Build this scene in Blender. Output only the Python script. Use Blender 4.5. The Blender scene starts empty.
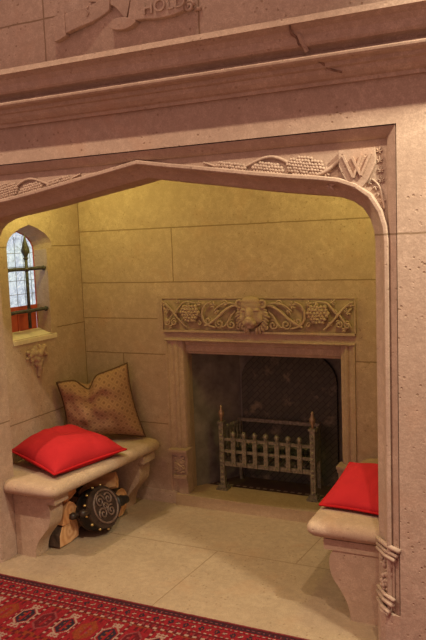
import bpy, bmesh, math, random
from mathutils import Vector, Matrix, noise, Quaternion
random.seed(7)
SC = bpy.context.scene
COL = SC.collection
PI = math.pi

# ------------------------------------------------------------------ helpers
def link(o, parent=None):
    COL.objects.link(o)
    if parent is not None:
        o.parent = parent
    return o

def obj(name, bm, mat, parent=None, smooth=False, local=True):
    """one mesh object; with a parent, vertices given in world space are moved into the parent's frame"""
    me = bpy.data.meshes.new(name)
    if parent is not None and local:
        bm.transform(world_of(parent).inverted())
    bmesh.ops.recalc_face_normals(bm, faces=bm.faces)
    bm.to_mesh(me); bm.free()
    for p in me.polygons:
        p.use_smooth = smooth
    if mat is not None:
        me.materials.append(mat)
    return link(bpy.data.objects.new(name, me), parent)

def world_of(o):
    m = o.matrix_basis.copy()
    p = o.parent
    while p is not None:
        m = p.matrix_basis @ m
        p = p.parent
    return m

def thing(name, label, cat, loc=(0, 0, 0), group=None):
    o = bpy.data.objects.new(name, None)
    o.empty_display_size = .05
    o.location = loc
    o['label'] = label; o['category'] = cat
    if group: o['group'] = group
    return link(o)

def tag(o, label, cat, group=None):
    o['label'] = label; o['category'] = cat
    if group: o['group'] = group
    return o

def struct(o, label=None, cat=None):
    o['kind'] = 'structure'
    if label: o['label'] = label
    if cat: o['category'] = cat
    return o

def NB():
    return bmesh.new()

def box(bm, x0, x1, y0, y1, z0, z1):
    v = [bm.verts.new((x, y, z)) for x in (x0, x1) for y in (y0, y1) for z in (z0, z1)]
    for f in ((0, 1, 3, 2), (4, 6, 7, 5), (0, 4, 5, 1), (2, 3, 7, 6), (0, 2, 6, 4), (1, 5, 7, 3)):
        bm.faces.new([v[i] for i in f])

def bevel(bm, w, seg=2, ang=30):
    es = [e for e in bm.edges if len(e.link_faces) == 2 and e.calc_face_angle(0) > math.radians(ang)]
    bmesh.ops.bevel(bm, geom=es, offset=w, segments=seg, affect='EDGES', profile=.5, clamp_overlap=True)

def prism(bm, pts, axis, a, b):
    """closed 2-D outline extruded along an axis; pts in the two other axes in x,y,z order"""
    def P(p, t):
        c = list(p); c.insert(axis, t); return c
    A = [bm.verts.new(P(p, a)) for p in pts]
    B = [bm.verts.new(P(p, b)) for p in pts]
    n = len(pts)
    bm.faces.new(A); bm.faces.new(B[::-1])
    for i in range(n):
        bm.faces.new((A[i], B[i], B[(i+1) % n], A[(i+1) % n]))

def tube(bm, pts, r, seg=8, closed=False, flat=None):
    """round tube along points; r number or list; flat=(axis_vector, factor) squashes the section"""
    pts = [Vector(p) for p in pts]
    n = len(pts)
    rs = r if isinstance(r, (list, tuple)) else [r]*n
    rings = []
    up = None
    for i in range(n):
        if closed:
            t = pts[(i+1) % n]-pts[i-1]
        else:
            t = pts[min(i+1, n-1)]-pts[max(i-1, 0)]
        if t.length < 1e-9: t = Vector((0, 0, 1))
        t.normalize()
        if up is None:
            up = Vector((0, 0, 1)) if abs(t.z) < .9 else Vector((0, 1, 0))
        a = up - t*up.dot(t)
        if a.length < 1e-6:
            a = t.orthogonal()
        a.normalize(); up = a
        b = t.cross(a)
        ring = []
        for k in range(seg):
            an = 2*PI*k/seg
            d = (a*math.cos(an)+b*math.sin(an))*rs[i]
            if flat:
                ax = Vector(flat[0]); d -= ax*d.dot(ax)*(1-flat[1])
            ring.append(bm.verts.new(pts[i]+d))
        rings.append(ring)
    m = n if closed else n-1
    for i in range(m):
        A, B = rings[i], rings[(i+1) % n]
        for k in range(seg):
            bm.faces.new((A[k], A[(k+1) % seg], B[(k+1) % seg], B[k]))
    if not closed:
        bm.faces.new(rings[0][::-1]); bm.faces.new(rings[-1])

def ball(bm, c, r, sub=2, scale=(1, 1, 1), rot=None):
    m = Matrix.Translation(c)
    if rot is not None: m = m @ rot.to_4x4()
    m = m @ Matrix.Diagonal((r*scale[0], r*scale[1], r*scale[2], 1))
    bmesh.ops.create_icosphere(bm, subdivisions=sub, radius=1, matrix=m)

def lathe(bm, prof, c, seg=14, axis=(0, 0, 1)):
    """prof: (radius, height) list"""
    q = Vector((0, 0, 1)).rotation_difference(Vector(axis))
    rings = []
    for r, h in prof:
        rings.append([bm.verts.new(Vector(c)+q @ Vector((max(r, 1e-4)*math.cos(2*PI*k/seg), max(r, 1e-4)*math.sin(2*PI*k/seg), h))) for k in range(seg)])
    for A, B in zip(rings, rings[1:]):
        for k in range(seg):
            bm.faces.new((A[k], A[(k+1) % seg], B[(k+1) % seg], B[k]))
    bm.faces.new(rings[0][::-1]); bm.faces.new(rings[-1])

def catmull(pts, n=8, closed=False):
    pts = [Vector(p) for p in pts]
    out = []
    m = len(pts)
    for i in range(m if closed else m-1):
        if closed:
            p0, p1, p2, p3 = pts[i-1], pts[i], pts[(i+1) % m], pts[(i+2) % m]
        else:
            p0, p1, p2, p3 = pts[max(i-1, 0)], pts[i], pts[i+1], pts[min(i+2, m-1)]
        for k in range(n):
            t = k/n
            out.append(.5*((2*p1)+(p2-p0)*t+(2*p0-5*p1+4*p2-p3)*t*t+(3*p1-p0-3*p2+p3)*t**3))
    if not closed: out.append(pts[-1])
    return out

def dup(root, loc=None, label=None, group=None):
    r = root.copy(); COL.objects.link(r)
    if loc is not None: r.location = loc
    if label: r['label'] = label
    if group: r['group'] = group
    for ch in list(root.children):
        c = ch.copy(); COL.objects.link(c); c.parent = r
        for g in list(ch.children):
            d = g.copy(); COL.objects.link(d); d.parent = c
    return r

# ------------------------------------------------------------------ materials
class NT:
    def __init__(self, name):
        self.m = bpy.data.materials.new(name); self.m.use_nodes = True
        self.t = self.m.node_tree; self.t.nodes.clear()
        self.out = self.t.nodes.new('ShaderNodeOutputMaterial')
        self.b = self.t.nodes.new('ShaderNodeBsdfPrincipled')
        self.t.links.new(self.b.outputs[0], self.out.inputs[0])
        self.tc = self.t.nodes.new('ShaderNodeTexCoord')
    def n(self, kind, **kw):
        x = self.t.nodes.new(kind)
        for k, v in kw.items(): setattr(x, k, v)
        return x
    def put(self, sock, v):
        if hasattr(v, 'bl_idname') or isinstance(v, bpy.types.NodeSocket): self.t.links.new(v, sock)
        else: sock.default_value = v
    def math(self, op, a, b=0., c=0.):
        x = self.n('ShaderNodeMath', operation=op)
        self.put(x.inputs[0], a); self.put(x.inputs[1], b); self.put(x.inputs[2], c)
        return x.outputs[0]
    def noise(self, scale, detail=4, rough=.6, vec=None, dist=0.):
        x = self.n('ShaderNodeTexNoise')
        x.inputs['Scale'].default_value = scale; x.inputs['Detail'].default_value = detail
        x.inputs['Roughness'].default_value = rough; x.inputs['Distortion'].default_value = dist
        self.t.links.new(vec or self.tc.outputs['Object'], x.inputs['Vector'])
        return x.outputs['Fac']
    def voro(self, scale, vec=None, feature='F1'):
        x = self.n('ShaderNodeTexVoronoi', feature=feature)
        x.inputs['Scale'].default_value = scale
        self.t.links.new(vec or self.tc.outputs['Object'], x.inputs['Vector'])
        return x.outputs['Distance']
    def ramp(self, fac, stops, interp='LINEAR'):
        x = self.n('ShaderNodeValToRGB'); x.color_ramp.interpolation = interp
        el = x.color_ramp.elements
        while len(el) < len(stops): el.new(.5)
        for e, (p, c) in zip(el, stops):
            e.position = p; e.color = (*c, 1) if len(c) == 3 else c
        self.t.links.new(fac, x.inputs[0])
        return x.outputs[0]
    def mix(self, fac, a, b, blend='MIX'):
        x = self.n('ShaderNodeMix', data_type='RGBA', blend_type=blend)
        self.put(x.inputs[0], fac)
        for s, v in ((x.inputs[6], a), (x.inputs[7], b)):
            if isinstance(v, tuple): s.default_value = (*v, 1) if len(v) == 3 else v
            else: self.t.links.new(v, s)
        return x.outputs[2]
    def bump(self, h, strength, dist=.01, prev=None):
        x = self.n('ShaderNodeBump')
        x.inputs['Strength'].default_value = strength; x.inputs['Distance'].default_value = dist
        self.t.links.new(h, x.inputs['Height'])
        if prev: self.t.links.new(prev, x.inputs['Normal'])
        return x.outputs[0]
    def done(self, col=None, rough=.8, metal=0., normal=None, spec=.3):
        b = self.b
        if col is not None:
            if isinstance(col, tuple): b.inputs['Base Color'].default_value = (*col, 1)
            else: self.t.links.new(col, b.inputs['Base Color'])
        self.put(b.inputs['Roughness'], rough)
        b.inputs['Metallic'].default_value = metal
        b.inputs['Specular IOR Level'].default_value = spec
        if normal is not None: self.t.links.new(normal, b.inputs['Normal'])
        return self.m

def stone(name, c0=(.42, .290, .215), c1=(.60, .440, .335), joints=(), jw=.0035, pits=.55, jcol=(.20, .125, .07), wear=.3):
    """joints: (axis held constant, value, other axis, lo, hi)"""
    N = NT(name)
    big = N.noise(1.7, 5, .65); mid = N.noise(9, 5, .65); fine = N.noise(70, 3, .6)
    f = N.math('ADD', N.math('MULTIPLY', big, .6), N.math('MULTIPLY', mid, .4))
    col = N.ramp(f, [(.33, c0), (.66, c1)])
    grain = N.noise(210, 2, .7)
    col = N.mix(N.ramp(grain, [(.40, (.42, .42, .42)), (.62, (0, 0, 0))]), col, tuple(x*.66 for x in c0))
    col = N.mix(N.math('MULTIPLY', N.ramp(N.noise(30, 5, .75, dist=.5), [(.44, (1, 1, 1)), (.60, (0, 0, 0))]), .45), col, tuple(x*.78 for x in c0))
    col = N.mix(N.math('MULTIPLY', N.ramp(N.noise(4.5, 4, .6, dist=.4), [(.55, (0, 0, 0)), (.70, (1, 1, 1))]), .35), col, tuple(x*y for x, y in zip(c0, (1.05, .88, .78))))
    # worn pale scuffs
    sc = N.ramp(N.noise(23, 6, .75, dist=.8), [(.66, (0, 0, 0)), (.74, (1, 1, 1))])
    col = N.mix(N.math('MULTIPLY', sc, wear), col, (.74, .63, .50))
    # small travertine pits
    v = N.voro(38); gate = N.ramp(N.noise(6, 3, .6), [(.47, (0, 0, 0)), (.57, (1, 1, 1))])
    pit = N.math('MULTIPLY', N.ramp(v, [(.13, (1, 1, 1)), (.21, (0, 0, 0))]), gate)
    col = N.mix(N.math('MULTIPLY', pit, pits), col, (.22, .13, .07))
    h = N.math('SUBTRACT', N.math('ADD', N.math('MULTIPLY', mid, .6), N.math('MULTIPLY', fine, .5)), pit)
    if joints:
        sep = N.n('ShaderNodeSeparateXYZ'); N.t.links.new(N.tc.outputs['Object'], sep.inputs[0])
        wob = N.math('MULTIPLY', N.math('SUBTRACT', N.noise(14, 2), .5), .006)
        P = [N.math('ADD', sep.outputs[i], wob) for i in range(3)]
        m = None
        for j in joints:
            a, v0, o, lo, hi = j[:5]
            q = P[a]
            if len(j) > 5:   # slanted joint
                q = N.math('SUBTRACT', q, N.math('MULTIPLY', N.math('SUBTRACT', sep.outputs[o], lo), j[5]))
            x = N.math('MULTIPLY', N.math('COMPARE', q, v0, jw), N.math('COMPARE', sep.outputs[o], (lo+hi)/2, (hi-lo)/2))
            m = x if m is None else N.math('MAXIMUM', m, x)
        col = N.mix(N.math('MULTIPLY', m, .8), col, jcol)
        h = N.math('SUBTRACT', h, m)
    return N.done(col, .86, normal=N.bump(h, .5, .005), spec=.2)

BACKY, LX, RX = 3.72, -2.68, -.42
M_front = stone('front wall limestone', joints=[(2, 1.608, 0, -.5, 2), (0, .62, 2, 0, 1.6), (0, -3.3, 2, 0, 1.6), (2, 1.608, 0, -5, -2.7),
                (2, 2.575, 0, -4, -1.80), (0, -1.945, 2, 2.40, 3.4), (0, -1.213, 2, 2.40, 3.4), (2, 2.93, 0, -4, 2)])
M_arch = stone('arch limestone', joints=[(2, 1.608, 0, -.62, -.4), (2, 1.608, 0, -2.7, -2.45), (2, .72, 0, -2.6, -2.4)], pits=.25)
M_corn = stone('cornice limestone', pits=.35)
M_back = stone('back wall limestone', joints=[(2, 1.702, 0, -3, 0), (2, 1.378, 0, -3, 0), (2, .935, 0, -3, -2.05), (2, .935, 0, -.96, 0), (2, 1.155, 0, -2.7, -2.14),
                (0, -2.02, 2, 1.38, 1.70), (0, -2.40, 2, .2, .935), (0, -.80, 2, .935, 1.378), (2, .50, 0, -2.7, -2.1)], pits=.4)
M_left = stone('left wall limestone', joints=[(2, 1.62, 1, 3.43, 3.8), (2, 1.13, 1, 3.43, 3.8), (2, .63, 1, 2.7, 3.8), (2, 1.62, 1, 2.7, 3.04), (1, 3.712, 2, .4, 2.3)], pits=.3)
M_stone = stone('carved limestone', pits=.15)
M_bench = stone('bench limestone', c0=(.45, .31, .215), c1=(.59, .435, .315), pits=.3)
M_floor = stone('floor flagstones', c0=(.335, .235, .150), c1=(.475, .350, .230), jw=.003,
                joints=[(1, 3.182, 0, -2.2, -.3), (0, -1.573, 1, 2.589, 3.18, .068), (0, -1.573, 1, 0, 2.589), (0, -1.107, 1, 3.18, 3.72, .086), (1, 2.2, 0, -5, 2), (0, -2.36, 1, 3.18, 3.7)], pits=.6, jcol=(.22, .14, .08), wear=.1)

def simple(name, c, rough=.6, metal=0., var=.25, scale=30, bump=.2, spec=.3):
    N = NT(name)
    f = N.noise(scale, 4, .6)
    col = N.ramp(f, [(.3, tuple(x*(1-var) for x in c)), (.7, tuple(min(1, x*(1+var)) for x in c))])
    return N.done(col, rough, metal, N.bump(f, bump, .003), spec)

M_iron = simple('wrought iron', (.24, .205, .165), .5, .45, .5, 60, .5)
M_ironbar = simple('weathered iron bar', (.09, .085, .08), .6, .5, .5, 50, .5)
M_copper = simple('copper finial', (.33, .215, .15), .45, .7, .25, 40, .15)
M_soot = simple('sooty firebox stone', (.19, .165, .14), .9, 0, .4, 9, .5)
M_leather = simple('black leather', (.018, .015, .014), .5, 0, .4, 60, .4, .45)
M_darkwood = simple('dark carved wood', (.042, .024, .018), .45, 0, .4, 30, .3, .45)
M_brass = simple('brass stud', (.75, .55, .22), .3, .9, .1, 40, .0)
M_redpaint = simple('red painted wood', (.42, .075, .045), .6, 0, .2, 12, .1)
M_lead = simple('lead came', (.34, .38, .43), .5, .4, .2, 30, .1)
M_grout = simple('dark groove', (.12, .075, .045), .95, 0, .2, 30, 0)
M_coal = simple('coal', (.035, .032, .030), .7, 0, .5, 40, .8)

def fabric(name, c, c2, weave=900):
    N = NT(name)
    f = N.noise(14, 4, .6); w = N.noise(weave*.35, 2, .5)
    col = N.mix(f, c, c2)
    return N.done(col, .9, normal=N.bump(w, .25, .002), spec=.15)
M_red = fabric('red cushion cloth', (.40, .017, .023), (.50, .023, .030))
M_redpipe = fabric('red piping cord', (.40, .010, .014), (.50, .014, .018))

def pattern_fabric():
    N = NT('brown lattice patterned cloth')
    mp = N.n('ShaderNodeMapping'); mp.inputs['Rotation'].default_value = (0, 0, PI/4)
    N.t.links.new(N.tc.outputs['UV'], mp.inputs[0])
    sep = N.n('ShaderNodeSeparateXYZ'); N.t.links.new(mp.outputs[0], sep.inputs[0])
    def tri(s): return N.math('ABSOLUTE', N.math('SUBTRACT', N.math('FRACT', N.math('MULTIPLY', s, 12.0)), .5))
    a, b = tri(sep.outputs[0]), tri(sep.outputs[1])
    lat = N.math('LESS_THAN', N.math('MINIMUM', a, b), .09)
    dot = N.math('LESS_THAN', N.math('ADD', N.math('POWER', N.math('SUBTRACT', .5, a), 2.), N.math('POWER', N.math('SUBTRACT', .5, b), 2.)), .05)
    f = N.noise(10, 3)
    col = N.mix(f, (.32, .175, .105), (.41, .235, .145))
    col = N.mix(N.math('MULTIPLY', lat, .35), col, (.22, .115, .065))
    col = N.mix(N.math('MULTIPLY', dot, .8), col, (.20, .095, .06))
    return N.done(col, .75, normal=N.bump(N.noise(300, 2), .2, .002), spec=.3)
M_pat = pattern_fabric()
M_patpipe = fabric('dark brown piping cord', (.10, .055, .035), (.14, .08, .05))

def wood_mats():
    out = []
    for i, (c, c2) in enumerate([((.54, .27, .12), (.70, .40, .20)), ((.46, .20, .085), (.62, .31, .14)), ((.30, .17, .09), (.42, .25, .14))]):
        N = NT('split log wood %s' % 'abc'[i])
        w = N.n('ShaderNodeTexWave', wave_type='RINGS', rings_direction='X'); w.inputs['Scale'].default_value = 9; w.inputs['Distortion'].default_value = 5
        w.inputs['Detail'].default_value = 3
        N.t.links.new(N.tc.outputs['Object'], w.inputs[0])
        f = N.math('ADD', N.math('MULTIPLY', w.outputs['Fac'], .5), N.math('MULTIPLY', N.noise(26, 4), .5))
        out.append(N.done(N.ramp(f, [(.25, c), (.75, c2)]), .85, normal=N.bump(f, .4, .004), spec=.2))
    return out
M_wood = wood_mats()
M_bark = simple('log bark', (.085, .055, .038), .95, 0, .5, 25, .9)

def glass_mat():
    # old textured glass lit by the daylight behind it
    N = NT('daylit textured glass')
    v = N.noise(19, 6, .75, dist=2.2)
    col = N.ramp(v, [(.34, (.20, .22, .26)), (.44, (.42, .50, .62)), (.53, (.62, .72, .86)), (.64, (.95, .98, 1.0))])
    N.t.links.new(col, N.b.inputs['Emission Color'])
    N.b.inputs['Emission Strength'].default_value = .78
    return N.done((.25, .3, .35), .15, normal=N.bump(v, .3, .003), spec=.5)
M_glass = glass_mat()

def fireback_mat():
    N = NT('sooty herringbone fireback')
    br = N.n('ShaderNodeTexBrick'); br.inputs['Scale'].default_value = 9
    mp = N.n('ShaderNodeMapping'); mp.inputs['Rotation'].default_value = (PI/2, 0, 0)
    mp2 = N.n('ShaderNodeMapping'); mp2.inputs['Rotation'].default_value = (0, 0, PI/4)
    N.t.links.new(N.tc.outputs['Object'], mp.inputs[0]); N.t.links.new(mp.outputs[0], mp2.inputs[0]); N.t.links.new(mp2.outputs[0], br.inputs[0])
    br.inputs['Color1'].default_value = (.075, .068, .058, 1); br.inputs['Color2'].default_value = (.098, .085, .069, 1); br.inputs['Mortar'].default_value = (.05, .045, .04, 1)
    col = N.mix(N.ramp(N.noise(7, 5, .7), [(.55, (0, 0, 0)), (.72, (1, 1, 1))]), br.outputs[0], (.25, .19, .135))
    return N.done(col, .8, normal=N.bump(br.outputs['Fac'], .3, .004))
M_fireback = fireback_mat()

def hearth_mat():
    N = NT('dark hearth tiles')
    sep = N.n('ShaderNodeSeparateXYZ'); N.t.links.new(N.tc.outputs['Object'], sep.inputs[0])
    chk = N.math('COMPARE', N.math('FRACT', N.math('MULTIPLY', sep.outputs[0], 22)), .5, .27)
    row = N.math('COMPARE', sep.outputs[1], 3.965, .010)
    col = N.mix(N.noise(20, 4), (.075, .045, .035), (.12, .075, .055))
    col = N.mix(N.math('MULTIPLY', N.math('MULTIPLY', chk, row), .8), col, (.40, .29, .20))
    return N.done(col, .7, spec=.3)
M_hearth = hearth_mat()

# ------------------------------------------------------------------ camera
f_px = 704.0
yaw, pit, rol = 0.44331316, 0.10849578, -0.03762782
def Rm(y, p, r):
    B = Matrix(((1, 0, 0), (0, 0, -1), (0, 1, 0)))
    c, s = math.cos(y), math.sin(y); Ry = Matrix(((c, 0, s), (0, 1, 0), (-s, 0, c)))
    c, s = math.cos(p), math.sin(p); Rp = Matrix(((1, 0, 0), (0, c, -s), (0, s, c)))
    c, s = math.cos(r), math.sin(r); Rr = Matrix(((c, -s, 0), (s, c, 0), (0, 0, 1)))
    return Rr @ Rp @ Ry @ B
W2C = Rm(yaw, pit, rol)
rt, dn, fw = W2C[0], W2C[1], W2C[2]
cam = bpy.data.cameras.new('camera'); cam.sensor_fit = 'VERTICAL'; cam.sensor_height = 24; cam.lens = 24*f_px/640
cam.clip_start = .05
co = bpy.data.objects.new('camera', cam); COL.objects.link(co)
co.matrix_world = Matrix(((rt[0], -dn[0], -fw[0], 0), (rt[1], -dn[1], -fw[1], 0), (rt[2], -dn[2], -fw[2], 1.6), (0, 0, 0, 1)))
SC.camera = co

# ------------------------------------------------------------------ setting
YF = 2.56            # face of the front wall
YB = 2.79            # its back
CX = -1.55
HW = .97             # half the opening
bm = NB(); box(bm, -5, 2.4, -1.5, 4.6, -.08, 0)
struct(obj('floor', bm, M_floor), 'worn buff stone flags under the fireside nook and the rug', 'floor')

FX0, FX1, FZ = -2.621, -.479, 1.993     # rectangular frame round the arch
bm = NB()
box(bm, -5, FX0, YF, YB, 0, 2.34); box(bm, FX1, 2.4, YF, YB, 0, 2.34); box(bm, FX0, FX1, YF, YB, FZ, 2.34)
box(bm, -5, 2.4, YF-.03, YB, 2.34, 3.5)
struct(obj('wall_front', bm, M_front), 'pinkish limestone chimney breast wall around the wide arch', 'wall')

# arch surround : one profile swept along jamb - arch - jamb, plus the panel behind the spandrels and the rectangular frame bead
half = [(0, 1.585), (.004, 1.625), (.017, 1.668), (.043, 1.710), (.080, 1.738), (.13, 1.757), (.20, 1.769), (.30, 1.782), (.42, 1.799), (.56, 1.822), (.70, 1.845), (.84, 1.867), (.97, 1.889)]
path = [(CX-HW, 0.0), (CX-HW, .5), (CX-HW, 1.1)] + [(CX-HW+d, z) for d, z in half]
path += [(2*CX-x, z) for x, z in path[-2::-1]]
def offs(path, d):
    out = []
    for i, p in enumerate(path):
        a = Vector(path[max(i-1, 0)]); b = Vector(p); c = Vector(path[min(i+1, len(path)-1)])
        n = []
        for s, e in ((a, b), (b, c)):
            t = e-s
            if t.length > 1e-9:
                t.normalize(); n.append(Vector((-t.y, t.x)))
        m = sum(n, Vector((0, 0)))
        m.normalize()
        k = d/max(.5, m.dot(n[0]))
        out.append((b.x+m.x*k, b.y+m.y*k))
    return out
prof = [(0, YB), (0, YB-.06), (0, 2.668), (.004, 2.660), (.014, 2.650), (.028, 2.632), (.039, 2.610), (.047, 2.588), (.049, 2.578), (.053, 2.574), (.063, 2.574), (.067, 2.580), (.067, 2.604)]
bm = NB()
grid = []
for u, y in prof:
    grid.append([bm.verts.new((x, y, z)) for x, z in offs(path, u)])
for A, B in zip(grid, grid[1:]):
    for i in range(len(A)-1):
        bm.faces.new((A[i], A[i+1], B[i+1], B[i]))
# spandrel panel and the back of the wall over the arch
top_in = FZ-.046
o = offs(path, .067)
for i in range(len(o)-1):
    for (x0, z0), (x1, z1), y in ((o[i], o[i+1], 2.604),):
        if z0 < 1.55 and z1 < 1.55: continue
        v = [bm.verts.new((x0, y, z0)), bm.verts.new((x1, y, z1)), bm.verts.new((x1, y, top_in+.004)), bm.verts.new((x0, y, top_in+.004))]
        bm.faces.new(v)
for i in range(len(path)-1):
    (x0, z0), (x1, z1) = path[i], path[i+1]
    if abs(x1-x0) < 1e-6: continue
    bm.faces.new([bm.verts.new(p) for p in ((x0, YB, z0), (x1, YB, z1), (x1, YB, 2.0), (x0, YB, 2.0))])
# strips between the jamb moulding and the frame, and wall back beside the opening
for s in (-1, 1):
    xi = CX+s*(HW+.064); xo = CX+s*(HW+.112)
    bm.faces.new([bm.verts.new(p) for p in ((xi, 2.604, 0), (xo, 2.604, 0), (xo, 2.604, top_in), (xi, 2.604, top_in))])
    xo = CX+s*1.071; xi = CX+s*HW
    bm.faces.new([bm.verts.new(p) for p in ((xi, YB, 0), (xo, YB, 0), (xo, YB, 2.0), (xi, YB, 2.0))])
struct(obj('trim_1', bm, M_arch, smooth=False), 'moulded stone surround of the flattened pointed arch', 'arch')
me = bpy.data.objects['trim_1'].data
# smooth the hollow only
for p in me.polygons:
    p.use_smooth = abs(p.normal.y) < .985 and abs(p.normal.y) > .1

# frame bead: rounded roll mitred round three sides
rp = [(FX0, 0), (FX0, FZ), (FX1, FZ), (FX1, 0)]
bprof = [(.003, YF+.012), (.0035, YF+.005), (.006, YF+.004), (.012, YF+.009), (.022, YF+.017), (.031, YF+.025), (.038, YF+.034), (.041, YF+.042), (.042, 2.606)]
bm = NB(); grid = []
for u, y in bprof:
    grid.append([bm.verts.new((x, y, z)) for x, z in ((FX0+u, 0), (FX0+u, FZ-u), (FX1-u, FZ-u), (FX1-u, 0))])
for A, B in zip(grid, grid[1:]):
    for i in range(3): bm.faces.new((A[i], A[i+1], B[i+1], B[i]))
ob = struct(obj('trim_2', bm, M_arch, smooth=True), 'rounded stone bead framing the arch in a rectangle', 'trim')
md = ob.modifiers.new('es', 'EDGE_SPLIT'); md.split_angle = math.radians(50)

# cornice across the chimney breast
cp = [(YF, 2.150), (YF-.018, 2.150), (YF-.020, 2.163), (YF-.034, 2.168), (YF-.050, 2.182), (YF-.056, 2.196), (YF-.070, 2.200), (YF-.074, 2.214),
      (YF-.108, 2.218), (YF-.117, 2.224), (YF-.119, 2.231), (YF-.112, 2.238), (YF-.080, 2.242), (YF-.078, 2.252), (YF-.094, 2.262), (YF-.120, 2.268), (YF-.128, 2.276),
      (YF-.134, 2.300), (YF-.148, 2.318), (YF-.172, 2.330), (YF-.180, 2.332), (YF-.182, 2.352), (YF-.10, 2.366), (YF, 2.37)]
bm = NB()
prism(bm, cp, 0, -5, 2.4)
ob = struct(obj('trim_3', bm, M_corn), 'projecting moulded stone cornice above the arch', 'cornice')
# spalled crack on the cornice
M_crack = simple('dirty crack', (.22, .13, .09), .95, 0, .4, 60, .3)
def chip(pts, r, name, m):
    b = NB(); tube(b, catmull(pts, 5), r, 6)
    return obj(name, b, m, ob)
chip([(-.80, YF-.176, 2.335), (-.805, YF-.150, 2.312), (-.79, YF-.132, 2.296), (-.785, YF-.126, 2.276), (-.765, YF-.118, 2.264)], .0045, 'crack', M_crack)
chip([(-.79, YF-.112, 2.232), (-.75, YF-.108, 2.228), (-.72, YF-.08, 2.215), (-.70, YF-.058, 2.196), (-.655, YF-.05, 2.180)], .0045, 'crack', M_crack)
chip([(-.782, YF-.140, 2.308), (-.772, YF-.126, 2.280), (-.765, YF-.104, 2.255)], .009, 'mortar_repair', M_corn)

# added unseen blocker, keeps the ceiling spots off the upper wall
bm = NB(); box(bm, -5, 2.4, 1.74, 1.88, 3.37, 4.8); bevel(bm, .01, 2)
struct(obj('light_blocker', bm, simple('dark oak beam', (.16, .09, .05), .6, 0, .3, 6, .3)), 'dark light blocker added out of view to shade the upper wall', 'light_blocker')

# nook walls and its low ceiling
bm = NB()
HX0, HX1, HZ = -2.098, -.922, 1.034        # hole for the firebox
box(bm, LX-.25, HX0, BACKY, BACKY+.12, 0, 2.3); box(bm, HX1, RX+.3, BACKY, BACKY+.12, 0, 2.3); box(bm, HX0, HX1, BACKY, BACKY+.12, HZ, 2.3)
box(bm, LX+.001, -2.052, BACKY-.014, BACKY, 0, .075); box(bm, -.93, RX, BACKY-.014, BACKY, 0, .075)
struct(obj('wall_back', bm, M_back), 'buff limestone back wall of the nook around the fireplace', 'wall')
bm = NB(); box(bm, RX, RX+.12, YB, BACKY, 0, 2.3)
struct(obj('wall_right', bm, M_back), 'right side wall of the nook behind the jamb', 'wall')
bm = NB(); box(bm, LX-.25, RX+.2, YB, BACKY+.1, 2.3, 2.36)
struct(obj('ceiling', bm, M_back), 'low ceiling inside the fireside nook', 'ceiling')

# left wall with the pointed window recess
WY0, WY1, WS, WC, WR, WI0 = 3.035, 3.435, 1.10, 3.240, 3.378, 3.10
def pointed(y0, y1, zs, za):
    c = (y0+y1)/2; h = (y1-y0)/2
    k = [(0, 0), (.04, .24), (.15, .45), (.34, .66), (.64, .85), (1, 1)]
    l = [(y0+h*a, zs+(za-zs)*b) for a, b in k]
    return l + [(2*c-y, z) for y, z in l[-2::-1]]
wout = pointed(WY0, WY1, 1.610, 1.745)
win_in = pointed(WI0, WR, 1.600, 1.712)
hole = [(WY0, WS)] + wout + [(WR, 1.606), (WR, WS)]
hole_in = [(WI0, WS)] + win_in + [(WR-.001, 1.598), (WR-.001, WS)]
bm = NB()
def lw(pts): bm.faces.new([bm.verts.new((LX, y, z)) for y, z in pts])
lw([(YB, 0), (WY0, 0), (WY0, 2.3), (YB, 2.3)]); lw([(WY1, 0), (BACKY, 0), (BACKY, 2.3), (WY1, 2.3)]); lw([(WY0, 0), (WY1, 0), (WY1, WS), (WY0, WS)])
lw([(WR, WS), (WY1, WS), (WY1, 1.608), (WR, 1.608)])
for (y0, z0), (y1, z1) in zip(wout, wout[1:]):
    if y1 > y0+1e-6: lw([(y0, z0), (y1, z1), (y1, 2.3), (y0, 2.3)])
WX = -2.775
A = [bm.verts.new((LX, y, z)) for y, z in hole]; B = [bm.verts.new((WX, y, z)) for y, z in hole_in]; B2 = [bm.verts.new((WX-.08, y, z)) for y, z in hole_in]
for R1, R2 in ((A, B), (B, B2)):
    for i in range(len(hole)):
        j = (i+1) % len(hole); bm.faces.new((R1[i], R1[j], R2[j], R2[i]))
# outer skin
box(bm, LX-.24, LX-.235, YB, BACKY, 0, 2.3)
struct(obj('wall_left', bm, M_left), 'left side wall of the nook with a small pointed window', 'wall')

# window: red timber frame, daylit pane, lead lattice, red board below, stone sill
bm = NB()
fo = [(WI0, WS)] + win_in + [(WR-.001, WS)]
fi = [(WI0+.004, WS+.010)] + pointed(WI0+.004, WR-.004, 1.598, 1.708) + [(WR-.004, WS+.010)]
for x0, x1 in ((WX, WX-.03),):
    rings = [[bm.verts.new((x, y, z)) for y, z in r] for r, x in ((fo, x0), (fi, x0), (fi, x1), (fo, x1))]
    n = len(fo)
    for k in range(4):
        R1, R2 = rings[k], rings[(k+1) % 4]
        for i in range(n): bm.faces.new((R1[i], R1[(i+1) % n], R2[(i+1) % n], R2[i]))
win = struct(obj('window_1', bm, M_redpaint), 'small pointed leaded window in the left wall', 'window')
bm = NB(); prism(bm, fi, 0, WX-.007, WX-.010); obj('pane', bm, M_glass, win)
bm = NB(); box(bm, WX-.014, WX-.006, WI0+.006, WR-.007, WS+.010, 1.270); box(bm, WX-.006, WX+.002, WI0+.006, WR-.007, 1.252, 1.276)
box(bm, WX-.006, WX, 3.300, 3.318, WS+.010, 1.252); box(bm, WX-.006, WX, 3.200, 3.214, WS+.010, 1.252)
obj('lower_board', bm, M_redpaint, win)
bm = NB()
wc = (WI0+WR)/2
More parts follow.
